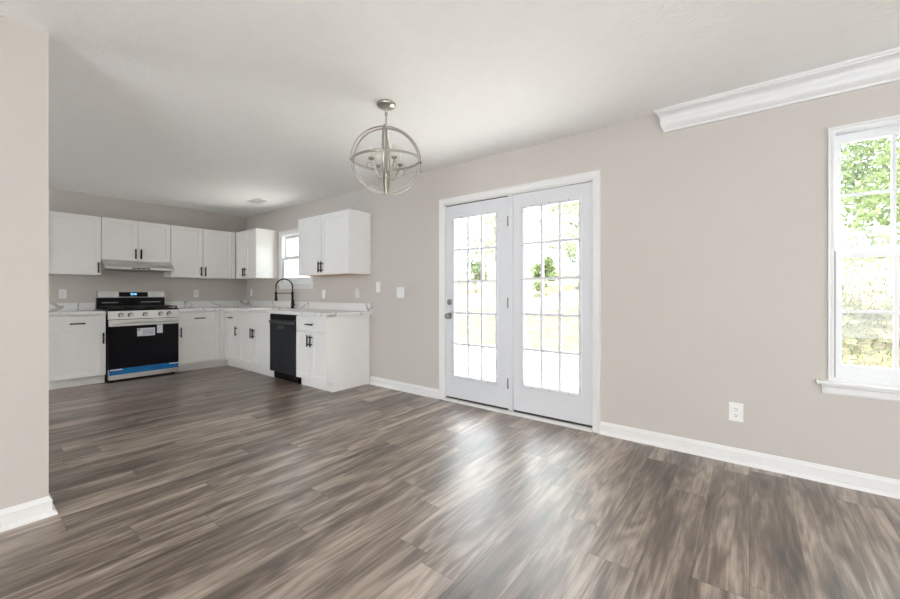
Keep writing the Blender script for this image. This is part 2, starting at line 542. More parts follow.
# crown moulding, cut short and mitred at its left end: u = out from the wall, v = down from the ceiling
cp = [(0, 0), (0.086, 0), (0.086, 0.014), (0.078, 0.017)]
for k in range(0, 7):
    a = k/6
    cp.append((0.076-0.040*a-0.014*math.sin(PI*a), 0.024+0.058*a-0.006*math.sin(PI*a)))
for k in range(1, 6):
    a = k/6
    cp.append((0.036-0.020*a+0.007*math.sin(PI*a), 0.082+0.044*a))
cp += [(0.016, 0.128), (0.010, 0.131), (0.010, 0.148), (0, 0.150)]
struct(MB().prism(cp, (-0.490, 0, H), (XE, 0, H), (0, -1, 0), (0, 0, -1), lambda u, v: -0.055*u/0.086, None).build('trim_1', M_trim), 'white crown moulding starting part way along the wall', 'crown moulding')

# ------------------------------------------------------------------ french door
door = sempty('door_1', ((DX0+DX1)/2, 0, 0))
door['label'] = 'white double glazed patio door with fifteen panes in each half'
door['category'] = 'door'
ox = (DX0+DX1)/2
def dmb(): return MB()
def dbuild(mb, name, m, parent=door, bevel=0.0):
    bmesh.ops.translate(mb.bm, verts=mb.bm.verts, vec=(-ox, 0, 0))
    return mb.build(name, m, parent, bevel)
cas = [(0, 0), (0.060, 0), (0.060, 0.017), (0.052, 0.017), (0.046, 0.013), (0.020, 0.011), (0.010, 0.008), (0.004, 0.009), (0, 0.007)]
# casing (u outward from the opening, v out of the wall)
ci0, ci1, ciz = -2.540, -1.000, 2.047
mb = MB()
mb.prism(cas, (ci0, 0, 0), (ci0, 0, ciz), (-1, 0, 0), (0, -1, 0), None, lambda u, v: u)
mb.prism(cas, (ci1, 0, 0), (ci1, 0, ciz), (1, 0, 0), (0, -1, 0), None, lambda u, v: u)
mb.prism(cas, (ci0, 0, ciz), (ci1, 0, ciz), (0, 0, 1), (0, -1, 0), lambda u, v: -u, lambda u, v: u)
dbuild(mb, 'casing', M_trim)
mb = MB()
mb.box(DX0, -2.532, 0.0, 0.15, 0.0, DZ).box(-1.008, DX1, 0.0, 0.15, 0.0, DZ).box(-2.532, -1.008, 0.0, 0.15, 2.036, DZ)
dbuild(mb, 'door_frame', M_trim)
dbuild(MB().box(-1.786, -1.737, 0.006, 0.10, 0.03, 2.036), 'mullion', M_doorp, bevel=0.003)
dbuild(MB().box(-2.532, -1.008, -0.028, 0.15, 0.0, 0.016).box(-2.532, -1.008, -0.010, 0.15, 0.016, 0.020), 'threshold', M_trim, bevel=0.004)
dbuild(MB().box(-2.530, -1.788, 0.020, 0.05, 2.0285, 2.0355), 'head_gap_shade', M_gap)  # dark strip painting the shade in the gap above the left leaf

def door_leaf(x0, x1, gx0, gx1, gz0, gz1, y0, zt):
    y1 = y0+0.044
    z0, z1 = 0.040, zt
    mb = MB()
    mb.box(x0, gx0, y0, y1, z0, z1).box(gx1, x1, y0, y1, z0, z1).box(gx0, gx1, y0, y1, gz1, z1).box(gx0, gx1, y0, y1, z0, gz0)
    bmesh.ops.remove_doubles(mb.bm, verts=mb.bm.verts, dist=1e-5)
    leaf = dbuild(mb, 'door_leaf', M_doorp)
    # raised glazing frame on both faces
    fp = [(0, 0), (0.032, 0), (0.030, 0.006), (0.020, 0.011), (0.004, 0.008), (0, 0.006)]
    mb = MB()
    for yy, s in ((y0, -1), (y1, 1)):
        va = (0, s, 0)
        mb.prism(fp, (gx0, yy, gz0), (gx0, yy, gz1), (-1, 0, 0), va, lambda u, v: -u, lambda u, v: u)
        mb.prism(fp, (gx1, yy, gz0), (gx1, yy, gz1), (1, 0, 0), va, lambda u, v: -u, lambda u, v: u)
        mb.prism(fp, (gx0, yy, gz1), (gx1, yy, gz1), (0, 0, 1), va, lambda u, v: -u, lambda u, v: u)
        mb.prism(fp, (gx0, yy, gz0), (gx1, yy, gz0), (0, 0, -1), va, lambda u, v: -u, lambda u, v: u)
    dbuild(mb, 'glazing_frame', M_doorp, leaf)
    mb = MB()
    ym = (y0+y1)/2
    for k in (1, 2):
        x = gx0+(gx1-gx0)*k/3
        mb.box(x-0.0115, x+0.0115, ym-0.016, ym+0.016, gz0, gz1)
    for k in range(1, 5):
        z = gz0+(gz1-gz0)*k/5
        mb.box(gx0, gx1, ym-0.0155, ym+0.0155, z-0.0115, z+0.0115)
    dbuild(mb, 'muntin_grid', M_doorp, leaf)
    dbuild(MB().box(gx0, gx1, ym-0.002, ym+0.002, gz0, gz1), 'glass_pane', M_glass, leaf)
    dbuild(MB().box(x0+0.002, x1-0.002, y0+0.004, y1-0.004, 0.021, 0.040), 'door_sweep', M_rubber, leaf)
    mb = MB()
    for k in range(6):       # little screw plugs of the glazing frame
        for xx in (gx0-0.016, gx1+0.016):
            z = gz0+(gz1-gz0)*(0.02+0.96*k/5)
            mb.lathe([(0.005, 0), (0.004, -0.0035)], 8, (xx, y0-0.009, z), 'Y')
    for k in range(3):
        for zz in (gz0-0.016, gz1+0.016):
            x = gx0+(gx1-gx0)*(k+0.5)/3
            mb.lathe([(0.005, 0), (0.004, -0.0035)], 8, (x, y0-0.009, zz), 'Y')
    dbuild(mb, 'screw_plugs', M_slatebar, leaf)
    return leaf
leaf = door_leaf(-2.530, -1.789, -2.420, -1.926, 0.272, 1.886, 0.018, 2.027)
leaf2 = door_leaf(-1.736, -1.010, -1.627, -1.126, 0.288, 1.894, 0.018, 2.034)
mb = MB()
mb.lathe([(0.033, 0), (0.033, -0.006), (0.027, -0.010)], 24, (-2.483, 0.018, 0.884), 'Y')
mb.lathe([(0.012, -0.006), (0.012, -0.030), (0.022, -0.036), (0.028, -0.046), (0.028, -0.054), (0.022, -0.062), (0.008, -0.065)], 24, (-2.483, 0.018, 0.884), 'Y')
dbuild(mb, 'door_knob', M_nickeld, leaf)
mb = MB()
mb.lathe([(0.031, 0), (0.031, -0.008), (0.024, -0.016), (0.012, -0.018)], 24, (-2.483, 0.018, 1.028), 'Y')
mb.box(-2.488, -2.478, -0.016, 0.002, 1.012, 1.044)
dbuild(mb, 'deadbolt', M_nickeld, leaf)
for hz in (1.795, 1.030, 0.275):
    mb = MB().tube([(-1.787, 0.010, hz-0.048), (-1.787, 0.010, hz+0.048)], 0.0075, 10)
    mb.box(-1.800, -1.775, 0.013, 0.0185, hz-0.045, hz+0.045)
    dbuild(mb, 'hinge', M_nickeld, leaf)

# ------------------------------------------------------------------ windows
def window(name, W, label, cw, stool_pad, mun):
    x0, x1, z0, z1 = W
    w = sempty(name, ((x0+x1)/2, 0, z0))
    w['label'] = label; w['category'] = 'window'
    T = (-(x0+x1)/2, 0, -z0)
    def wb(mb, nm, m, parent=w, bevel=0.0):
        bmesh.ops.translate(mb.bm, verts=mb.bm.verts, vec=T)
        return mb.build(nm, m, parent, bevel)
    cs = [(-0.004, 0), (cw, 0), (cw, 0.019), (cw-0.008, 0.019), (cw-0.014, 0.012), (0.010, 0.010), (0.004, 0.013), (-0.004, 0.011)]
    mb = MB()
    mb.prism(cs, (x0, 0, z0), (x0, 0, z1), (-1, 0, 0), (0, -1, 0), None, lambda u, v: u)
    mb.prism(cs, (x1, 0, z0), (x1, 0, z1), (1, 0, 0), (0, -1, 0), None, lambda u, v: u)
    mb.prism(cs, (x0, 0, z1), (x1, 0, z1), (0, 0, 1), (0, -1, 0), lambda u, v: -u, lambda u, v: u)
    wb(mb, 'casing', M_trim)
    f = 0.010
    mb = MB().box(x0, x0+f, 0, 0.15, z0, z1).box(x1-f, x1, 0, 0.15, z0, z1).box(x0+f, x1-f, 0, 0.15, z1-f, z1).box(x0+f, x1-f, 0.0, 0.15, z0, z0+0.02)
    mb.box(x0+f, x0+f+0.010, 0.046, 0.050, z0+0.02, z1-f).box(x1-f-0.010, x1-f, 0.046, 0.050, z0+0.02, z1-f)
    wb(mb, 'window_frame', M_vinyl)
    zm = (z0+z1)/2+0.030
    def sash(nm, ya, yb, za, zb, st, bot, top):
        a0, a1 = x0+f+0.003, x1-f-0.003
        g0, g1, gz0, gz1 = a0+st, a1-st, za+bot, zb-top
        mb = MB().box(a0, g0, ya, yb, za, zb).box(g1, a1, ya, yb, za, zb).box(g0, g1, ya, yb, za, gz0).box(g0, g1, ya, yb, gz1, zb)
        bmesh.ops.remove_doubles(mb.bm, verts=mb.bm.verts, dist=1e-5)
        s = wb(mb, nm, M_vinyl)
        ym = (ya+yb)/2
        mb = MB()
        for k in range(1, mun[0]):
            x = g0+(g1-g0)*k/mun[0]
            mb.box(x-0.009, x+0.009, ym-0.008, ym+0.008, gz0, gz1)
        for k in range(1, mun[1]):
            z = gz0+(gz1-gz0)*k/mun[1]
            mb.box(g0, g1, ym-0.0075, ym+0.0075, z-0.009, z+0.009)
        wb(mb, 'muntin_grid', M_vinyl, s)
        wb(MB().box(g0, g1, ym-0.0015, ym+0.0015, gz0, gz1), 'glass_pane', M_glass, s)
        return s
    sash('upper_sash', 0.052, 0.084, zm-0.026, z1-f, 0.026, 0.048, 0.050)
    low = sash('lower_sash', 0.012, 0.044, z0+0.02, zm, 0.026, 0.075, 0.042)
    xm = (x0+x1)/2
    wb(MB().box(xm-0.03, xm+0.03, 0.014, 0.040, zm, zm+0.008).box(xm-0.006, xm+0.022, 0.006, 0.018, zm+0.008, zm+0.016), 'sash_lock', M_vinyl, low)
    for xt in (x0+0.0045, x1-0.0085):
        wb(MB().box(xt, xt+0.004, -0.0020, 0.001, z0+0.02, zm), 'jamb_gap_shade', M_gap)  # dark strip in place of the shaded gap between casing and sash
    if stool_pad:
        wb(MB().box(x0-cw-stool_pad, x1+cw+stool_pad, -0.056, 0.026, z0-0.020, z0), 'window_stool', M_trim, bevel=0.006)
        ap = [(0, 0), (0.020, 0), (0.020, -0.012), (0.014, -0.020), (0.013, -0.052), (0.006, -0.062), (0, -0.062)]
        wb(MB().prism(ap, (x0-cw-stool_pad+0.028, 0, z0-0.020), (x1+cw+stool_pad-0.028, 0, z0-0.020), (0, -1, 0), (0, 0, 1)), 'window_apron', M_trim)
    return w
window('window_1', W1, 'white double-hung window at the right end of the room', 0.023, 0.055, (3, 2))
window('window_2', W2, 'small bright window above the kitchen sink counter', 0.062, 0.016, (1, 1))

# ------------------------------------------------------------------ kitchen cabinets
def pull(mb_parent, name, vertical, cx, y, cz, L=0.112):
    """matte black bar pull on two posts; y = face of the front"""
    mb = MB()
    h = L/2
    if vertical:
        mb.tube([(cx, y-0.030, cz-h-0.012), (cx, y-0.030, cz+h+0.012)], 0.0085, 10)
        for s in (-1, 1): mb.tube([(cx, y, cz+s*h*0.74), (cx, y-0.030, cz+s*h*0.74)], 0.0070, 8)
    else:
        mb.tube([(cx-h-0.012, y-0.030, cz), (cx+h+0.012, y-0.030, cz)], 0.0085, 10)
        for s in (-1, 1): mb.tube([(cx+s*h*0.74, y, cz), (cx+s*h*0.74, y-0.030, cz)], 0.0055, 8)
    return mb.build(name, M_black, mb_parent)

def shaker(x0, x1, z0, z1, y, st=0.057, rail=None):
    """shaker front: flat frame with bevelled sight edge and recessed centre panel; y = front face"""
    rail = st if rail is None else rail
    mb = MB()
    yb = y+0.020
    a0, a1, b0, b1 = x0+st, x1-st, z0+rail, z1-rail
    mb.box(x0, a0, y, yb, z0, z1).box(a1, x1, y, yb, z0, z1).box(a0, a1, y, yb, z0, b0).box(a0, a1, y, yb, b1, z1)
    bmesh.ops.remove_doubles(mb.bm, verts=mb.bm.verts, dist=1e-5)
    mb.box(a0, a1, y+0.011, yb-0.001, b0, b1)
    return mb

G = 0.0036   # half gap between fronts
def cabinet(label, loc, rz, W, D, HH, fronts, toe=0.0, group=None, end_panel=None, under=None, filler=None, toe_left=0.0, toe_right=0.0):
    base = toe > 0
    t = thing('base_cabinet' if base else 'upper_cabinet', label, 'cabinet', loc, rz, group)
    mb = MB()
    mb.box(0, W, -D+0.021, -0.002, toe, HH)
    if base:
        mb.box(-toe_left, W+toe_right, -D+0.075, -0.002, 0, toe)
    mb.build('carcass', M_cab, t)
    if filler:
        MB().box(filler[0], filler[1], -D, -D+0.021, toe, HH).build('filler_strip', M_cab, t)
    if end_panel is not None:
        e = MB()
        e.box(W, W+0.012, -D, -0.002, toe, HH)
        if base: e.box(W, W+0.012, -D+0.068, -0.002, 0, toe)
        e.build('end_panel', M_cab, t)
    if under:
        MB().box(0.004, W-0.004, -D+0.024, -0.01, -0.003, 0.0).build('underside_panel', M_ply, t)
    for f in fronts:
        kind, x0, x1, z0, z1, hk = f
        o = shaker(x0+G, x1-G, z0+G, z1-G, -D, 0.057 if kind == 'door' else 0.045, 0.057 if kind == 'door' else 0.034).build(kind, M_cab, t)
        if hk is None: continue
        if kind == 'drawer':
            pull(o, 'bar_pull', False, (x0+x1)/2, -D, (z0+z1)/2)
        else:
            side, where = hk
            cx = x0+0.030 if side == 'l' else x1-0.030
            cz = z0+0.095 if where == 'b' else z1-0.098
            pull(o, 'bar_pull', True, cx, -D, cz)
    return t
UZ0, UZ1 = 1.352, 2.106
UH = UZ1-UZ0
R90 = PI/2
GU = 'wall cabinets'
GB = 'base cabinets'
# on the stove wall (front faces +x)
cabinet('white single-door wall cabinet left of the range hood', (KX, -2.510, UZ0), R90, 0.530, 0.33, UH,
        [('door', 0, 0.530, 0, UH, ('r', 'b'))], group=GU)
cabinet('short white two-door wall cabinet directly above the range hood', (KX, -1.978, 1.555), R90, 0.756, 0.33, UZ1-1.555,
        [('door', 0, 0.378, 0, UZ1-1.555, ('r', 'b')), ('door', 0.378, 0.756, 0, UZ1-1.555, ('l', 'b'))], group=GU)
cabinet('white two-door wall cabinet between the range hood and the corner', (KX, -1.220, UZ0), R90, 0.886, 0.33, UH,
        [('door', 0, 0.416, 0, UH, ('r', 'b')), ('door', 0.416, 0.832, 0, UH, ('l', 'b'))], group=GU, filler=(0.834, 0.886))
# on the door wall (front faces -y)
cabinet('white corner wall cabinet left of the kitchen window', (KX+0.334, 0, UZ0), 0, 0.676, 0.33, UH,
        [('door', 0.010, 0.340, 0, UH, ('r', 'b')), ('door', 0.340, 0.676, 0, UH, ('l', 'b'))], group=GU, end_panel=True)
cabinet('white two-door wall cabinet right of the kitchen window', (-4.775, 0, UZ0), 0, 1.062, 0.33, UH,
        [('door', 0, 0.531, 0, UH, ('r', 'b')), ('door', 0.531, 1.062, 0, UH, ('l', 'b'))], group=GU, end_panel=True, under=True)
BH, TK = 0.857, 0.105
zd = 0.662           # top of the doors
cabinet('white base cabinet with drawer left of the range', (KX, -2.510, 0), R90, 0.524, 0.61, BH,
        [('drawer', 0, 0.524, zd, BH-0.008, 1), ('door', 0, 0.524, TK, zd, ('r', 't'))], TK, GB)
cabinet('white base cabinet with drawer between range and corner', (KX, -1.218, 0), R90, 0.600, 0.61, BH,
        [('drawer', 0, 0.535, zd, BH-0.008, 1), ('door', 0, 0.535, TK, zd, ('l', 't'))], TK, GB, filler=(0.537, 0.607), toe_right=0.083)
cabinet('narrow white base cabinet in the corner left of the sink cabinet', (KX+0.612, 0, 0), 0, 0.450, 0.61, BH,
        [('drawer', 0.020, 0.450, zd, BH-0.008, 1), ('door', 0.020, 0.450, TK, zd, ('r', 't'))], TK, GB, toe_left=0.0745, filler=(0.0, 0.0185))
cabinet('wide white sink base cabinet left of the dishwasher', (-5.886, 0, 0), 0, 0.916, 0.61, BH,
        [('drawer', 0, 0.916, zd, BH-0.008, None), ('door', 0, 0.458, TK, zd, ('r', 't')), ('door', 0.458, 0.916, TK, zd, ('l', 't'))], TK, GB)
cabinet('white two-door base cabinet at the run end right of the dishwasher', (-4.354, 0, 0), 0, 0.618, 0.61, BH,
        [('drawer', 0, 0.618, zd, BH-0.008, 1), ('door', 0, 0.309, TK, zd, ('r', 't')), ('door', 0.309, 0.618, TK, zd, ('l', 't'))], TK, GB, end_panel=True)

# ------------------------------------------------------------------ countertops
CT0, CT1, CF = 0.8575, 0.896, 0.640
t = thing('countertop', 'short white marble-look countertop left of the range', 'countertop', (KX, -2.51, CT0))
MB().box(0.002, CF, 0, 0.524, 0, CT1-CT0).build('counter_slab', M_marble, t, bevel=0.004)
MB().box(0.002, 0.022, 0, 0.524, CT1-CT0, 0.135).build('backsplash', M_marble, t, bevel=0.002)
t = thing('countertop', 'L-shaped white marble-look countertop running from the range to the end cabinet', 'countertop', (KX, 0, CT0))
SX0, SX1, SY0, SY1 = -5.80-KX, -5.06-KX, -0.53, -0.16      # sink cutout, local
XR = -3.668-KX
mb = MB()
hh = CT1-CT0
mb.box(0.002, CF, -1.217, -CF, 0, hh)
mb.box(0.002, CF, -CF, -0.002, 0, hh)
mb.box(CF, SX0, -CF, -0.002, 0, hh).box(SX0, SX1, -CF, SY0, 0, hh).box(SX0, SX1, SY1, -0.002, 0, hh).box(SX1, XR, -CF, -0.002, 0, hh)
bmesh.ops.remove_doubles(mb.bm, verts=mb.bm.verts, dist=1e-5)
mb.build('counter_slab', M_marble, t)
MB().box(0.002, 0.022, -1.217, -0.002, hh, 0.135).box(0.022, XR, -0.022, -0.002, hh, 0.135).build('backsplash', M_marble, t)
s = thing('sink', 'undermount steel sink set in the L-shaped countertop', 'sink', (-5.43, -0.345, CT0-0.001))
mb = MB()
a, b_, dz, th = 0.365, 0.180, -0.19, 0.006
mb.box(-a, a, -b_, b_, dz, dz+th).box(-a, -a+th, -b_, b_, dz, 0).box(a-th, a, -b_, b_, dz, 0).box(-a, a, -b_, -b_+th, dz, 0).box(-a, a, b_-th, b_, dz, 0)
mb.build('basin', M_steel, s)
MB().lathe([(0.045, dz+th), (0.045, dz+th+0.003), (0.030, dz+th+0.001)], 20).build('drain', M_steeld, s)

# faucet: matte black spring pull-down
fa = thing('faucet', 'black spring pull-down kitchen faucet behind the sink', 'faucet', (-5.325, -0.090, CT1+0.0003))
MB().lathe([(0.028, 0), (0.028, 0.010), (0.022, 0.014), (0.022, 0.085), (0.017, 0.090), (0.017, 0.235), (0.013, 0.242)], 20).build('faucet_body', M_black, fa)
hd = Vector((-0.30, -0.95, 0)).normalized()
RA = 0.112
arc = []
for k in range(0, 25):
    a = PI*k/24
    arc.append(Vector((0, 0, 0.315))+hd*(RA-RA*math.cos(a))+Vector((0, 0, RA*math.sin(a))))
path = [Vector((0, 0, 0.236)), Vector((0, 0, 0.28))]+arc+[hd*2*RA+Vector((0, 0, 0.255)), hd*2*RA+Vector((0, 0, 0.215))]
MB().tube(path, 0.0065, 10).build('hose', M_black, fa)
# spring coil around the hose
dense = []
for p, q in zip(path, path[1:]):
    for k in range(12): dense.append(p.lerp(q, k/12))
coil = []
ln = 0
for i in range(1, len(dense)-1):
    ln += (dense[i]-dense[i-1]).length
    tt = (dense[i+1]-dense[i-1]).normalized()
    n1 = tt.cross(Vector((hd.y, -hd.x, 0))).normalized(); n2 = tt.cross(n1)
    a = ln/0.011*2*PI
    coil.append(dense[i]+n1*math.cos(a)*0.0115+n2*math.sin(a)*0.0115)
MB().tube(coil, 0.0026, 5).build('spring', M_black, fa)
e = hd*2*RA
MB().lathe([(0.010, 0.240), (0.016, 0.232), (0.017, 0.165), (0.021, 0.150), (0.022, 0.115), (0.018, 0.112)], 18, (e.x, e.y, 0)).build('spray_head', M_black, fa)
mb = MB().tube([(0, 0, 0.222), e*0.9+Vector((0, 0, 0.222))], 0.0058, 8)
mb.lathe([(0.021, 0.212), (0.021, 0.232)], 18, (e.x, e.y, 0))
mb.build('holder_arm', M_black, fa)
MB().tube([(0.018, 0, 0.055), (0.050, 0, 0.055)], 0.013, 12).tube([(0.044, 0, 0.058), (0.060, -0.012, 0.120)], 0.0055, 8).build('lever_handle', M_black, fa)

# ------------------------------------------------------------------ dishwasher
dw = thing('dishwasher', 'dark slate dishwasher between the sink cabinet and the end cabinet', 'dishwasher', (-4.966, 0, 0))
MB().box(0.004, 0.602, -0.575, -0.01, 0.10, 0.850).build('tub', M_blackpl, dw)
dd = MB().box(0.006, 0.600, -0.622, -0.577, 0.115, 0.778).build('door', M_slate, dw, bevel=0.004)
MB().box(0.006, 0.600, -0.618, -0.577, 0.783, 0.852).build('control_panel', M_blackpl, dw, bevel=0.003)
mb = MB().box(0.012, 0.594, -0.640, -0.6215, 0.735, 0.768)
mb.build('bar_handle', M_slatebar, dd, bevel=0.004)
MB().box(0.200, 0.360, -0.6235, -0.6215, 0.665, 0.712).build('sticker', M_slatebar, dd)
mb = MB().box(0.006, 0.600, -0.560, -0.545, 0.012, 0.10)
mb.tube([(0.03, -0.53, 0.0), (0.03, -0.53, 0.10)], 0.014, 8).tube([(0.57, -0.53, 0.0), (0.57, -0.53, 0.10)], 0.014, 8)
mb.build('toe_kick', M_blackpl, dw)

# ------------------------------------------------------------------ range (local: x along the wall, front = -y)
rg = thing('range', 'stainless gas range with black oven door and blue protective film', 'range', (KX, -1.979, 0), R90)
RW = 0.756
MB().box(0.002, RW-0.002, -0.625, -0.026, 0.030, 0.900).build('body', M_blackpl, rg)
for xx in (0.05, RW-0.05):
    for yy in (-0.58, -0.08):
        MB().lathe([(0.018, 0.0), (0.018, 0.012), (0.010, 0.014), (0.010, 0.031)], 12, (xx, yy, 0)).build('levelling_foot', M_blackpl, rg)
MB().box(0.0, RW, -0.655, -0.085, 0.9005, 0.914).box(0.0, RW, -0.660, -0.630, 0.893, 0.9005).build('cooktop', M_blackpl, rg, bevel=0.003)
for k in range(3):     # cast iron grates
    gx0, gx1 = 0.016+k*0.243, 0.016+k*0.243+0.238
    mb = MB()
    for yy in (-0.64, -0.37, -0.11):
        mb.box(gx0, gx1, yy-0.006, yy+0.006, 0.930, 0.946)
    for xx in (gx0+0.006, (gx0+gx1)/2, gx1-0.006):
        mb.box(xx-0.006, xx+0.006, -0.646, -0.104, 0.931, 0.945)
    for yy in (-0.50, -0.24):
        mb.box(gx0, gx1, yy-0.005, yy+0.005, 0.932, 0.944)
    for xx in (gx0+0.01, gx1-0.01):
        for yy in (-0.635, -0.115):
            mb.box(xx-0.008, xx+0.008, yy-0.008, yy+0.008, 0.914, 0.932)
    mb.build('grate', M_iron, rg)
for bx, by, br in ((0.135, -0.51, 0.045), (0.135, -0.23, 0.036), (0.378, -0.37, 0.050), (0.621, -0.51, 0.050), (0.621, -0.23, 0.036)):
    MB().lathe([(br+0.012, 0.914), (br+0.012, 0.918), (br, 0.919), (br, 0.926), (br*0.6, 0.929)], 20, (bx, by, 0)).build('burner', M_iron, rg)
# backguard
bg = MB().box(0.0, RW, -0.085, -0.024, 0.9005, 1.055).build('backguard', M_blackpl, rg, bevel=0.003)
MB().prism([(-0.024, 1.055), (-0.090, 1.055), (-0.098, 1.062), (-0.082, 1.143), (-0.024, 1.143)], (0.006, 0, 0), (RW-0.006, 0, 0), (0, 1, 0), (0, 0, 1)).build('backguard_panel', M_steel, bg)
mb = MB().prism([(-0.088, 1.068), (-0.100, 1.068), (-0.087, 1.134), (-0.080, 1.134)], (0.225, 0, 0), (0.550, 0, 0), (0, 1, 0), (0, 0, 1))
dsp = mb.build('display', M_blackgl, bg)
mb = MB()
for k, dx in enumerate((0.355, 0.371, 0.392, 0.408)):      # lit clock segments
    for (sx0, sx1, sz0, sz1) in ((0, .011, .030, .0325), (0, .011, .018, .0205), (0, .011, .006, .0085), (-.0005, .002, .006, .032), (.009, .0115, .006, .032)):
        zc = 1.086
        mb.box(dx+sx0, dx+sx1, -0.1015+(sz0)*0.2, -0.0955+(sz0)*0.2, zc+sz0, zc+sz1)
mb.build('clock_digits', M_led, dsp)
MB().box(0.05, 0.22, -0.0875, -0.085, 0.985, 0.995).build('vent_slot', M_steeld, bg)
MB().box(0.47, 0.70, -0.0875, -0.085, 0.988, 0.998).build('vent_slot', M_steeld, bg)
# control panel and knobs
cpn = MB().prism([(-0.625, 0.790), (-0.668, 0.790), (-0.655, 0.892), (-0.625, 0.892)], (0.002, 0, 0), (RW-0.002, 0, 0), (0, 1, 0), (0, 0, 1)).build('control_panel', M_steel, rg)
nrm = Vector((0, -0.102, -0.013)).normalized()
for kx in (0.125, 0.222, 0.374, 0.543, 0.640):
    mb = MB()
    c0 = Vector((kx, -0.6615, 0.841))
    mb.tube([c0, c0+nrm*0.006], 0.029, 20, mi=1)
    mb.tube([c0+nrm*0.006, c0+nrm*0.020, c0+nrm*0.034], 0.02, 20, radii=[0.021, 0.022, 0.019])
    mb.box(kx-0.004, kx+0.004, -0.704, -0.690, 0.822, 0.858)
    mb.build('knob', [M_steel, M_blackpl], cpn)
# oven door
od = MB().box(0.004, RW-0.004, -0.662, -0.626, 0.165, 0.785).build('oven_door', M_blackpl, rg, bevel=0.003)
MB().box(0.010, RW-0.010, -0.6655, -0.662, 0.168, 0.700).build('door_glass', M_blackgl, od)
MB().box(0.006, RW-0.006, -0.667, -0.662, 0.702, 0.782).build('door_top_rail', M_steel, od)
mb = MB().tube([(0.035, -0.705, 0.745), (RW-0.035, -0.705, 0.745)], 0.0125, 14)
for xx in (0.06, RW-0.06): mb.box(xx-0.012, xx+0.012, -0.704, -0.666, 0.735, 0.755)
mb.build('door_handle', M_steel, od)
st_ = MB().box(0.290, 0.480, -0.6667, -0.6654, 0.560, 0.662).build('sticker', M_paper, od)
mb = MB()
for k in range(4): mb.box(0.345, 0.465, -0.6672, -0.6667, 0.575+k*0.019, 0.582+k*0.019)
mb.box(0.300, 0.322, -0.6672, -0.6667, 0.630, 0.652)
mb.build('printed_lines', M_ink, st_)
st_['label'] = 'white rectangular sticker'
s2 = MB().box(0.502, 0.566, -0.6667, -0.6654, 0.585, 0.696).build('sticker', M_paper, od)
s2['label'] = 'narrow upright pale sticker'
# storage drawer under the oven, with the blue film still on
dr = MB().box(0.004, RW-0.004, -0.660, -0.626, 0.030, 0.160).build('storage_drawer', M_steel, rg, bevel=0.003)
fl = MB().box(0.012, RW-0.008, -0.6675, -0.6605, 0.092, 0.168).build('protective_film', M_blue, dr)
fl['label'] = 'blue protective film'
for xx in (0.02, 0.64):
    MB().box(xx, xx+0.12, -0.669, -0.6675, 0.150, 0.163).build('tape_strip', M_paper, fl)

# range hood
hdn = thing('range_hood', 'slim stainless under-cabinet range hood above the range', 'range hood', (KX, -1.976, 1.430), R90)
HW = 0.752
MB().prism([(-0.002, 0.000), (-0.480, 0.000), (-0.485, 0.006), (-0.485, 0.030), (-0.440, 0.072), (-0.340, 0.122), (-0.002, 0.122)], (0, 0, 0), (HW, 0, 0), (0, 1, 0), (0, 0, 1)).build('hood_shell', M_steel, hdn)
MB().box(0.28, 0.47, -0.4885, -0.4845, 0.010, 0.027).build('control_strip', M_blackpl, hdn)
for k in range(3):
    MB().box(0.30+k*0.055, 0.335+k*0.055, -0.4915, -0.488, 0.013, 0.024).build('switch_button', M_steeld, hdn)
MB().box(0.06, HW-0.06, -0.42, -0.06, -0.004, 0.0).build('grease_filter', M_steeld, hdn)

# ------------------------------------------------------------------ outlets and switches (local: plate on a wall facing -y)
def plate(name, label, cat, loc, rz, gang=1, kind='outlet', w=0.072, h=0.118):
    W_ = w if gang == 1 else w*1.64
    t = thing(name, label, cat, loc, rz)
    MB().box(-W_/2, W_/2, -0.007, -0.0008, -h/2, h/2).build('cover_plate', M_plate, t, bevel=0.0025)
    for g in range(gang):
        cx = 0 if gang == 1 else (-0.023+g*0.046)
        if kind == 'outlet':
            for s in (-1, 1):
                r = MB().lathe([(0.0165, -0.006), (0.0165, -0.0095), (0.015, -0.0105)], 18, (cx, 0, s*0.020), 'Y').build('receptacle', M_plate, t)
                sl = MB()
                sl.box(cx-0.0075, cx-0.0050, -0.0112, -0.0104, s*0.020-0.001, s*0.020+0.009)
                sl.box(cx+0.0050, cx+0.0075, -0.0112, -0.0104, s*0.020-0.001, s*0.020+0.008)
                sl.lathe([(0.0030, -0.0104), (0.0030, -0.0112)], 10, (cx, 0, s*0.020-0.008), 'Y')
                sl.build('slots', M_slot, r)
        else:
            r = MB().box(cx-0.0165, cx+0.0165, -0.0105, -0.006, -0.033, 0.033).build('rocker', M_plate, t, bevel=0.002)
    return t
plate('outlet', 'white wall outlet low on the wall right of the double door', 'outlet', (-0.070, 0, 0.335), 0, w=0.078, h=0.122)
plate('light_switch', 'wide double light switch nearest the left side of the double door', 'light switch', (-3.185, 0, 1.128), 0, 2, 'switch', 0.076, 0.126)
plate('light_switch', 'single light switch just right of the end wall cabinet, higher than the double switch', 'light switch', (-3.560, 0, 1.192), 0, 1, 'switch', 0.078, 0.126)
plate('outlet', 'white wall outlet under the wall cabinet, close to the free end of the counter', 'outlet', (-3.950, 0, 1.120), 0)
plate('light_switch', 'white wall switch on the splash wall just right of the kitchen window', 'light switch', (-4.675, 0, 1.105), 0, 1, 'switch')
plate('outlet', 'white outlet in the kitchen corner below the corner wall cabinet', 'outlet', (-6.770, 0, 1.125), 0)
plate('outlet', 'white outlet above the short countertop left of the range', 'outlet', (KX, -2.294, 1.108), R90)
plate('outlet', 'white outlet on the wall to the right of the range backguard', 'outlet', (KX, -0.783, 1.112), R90)

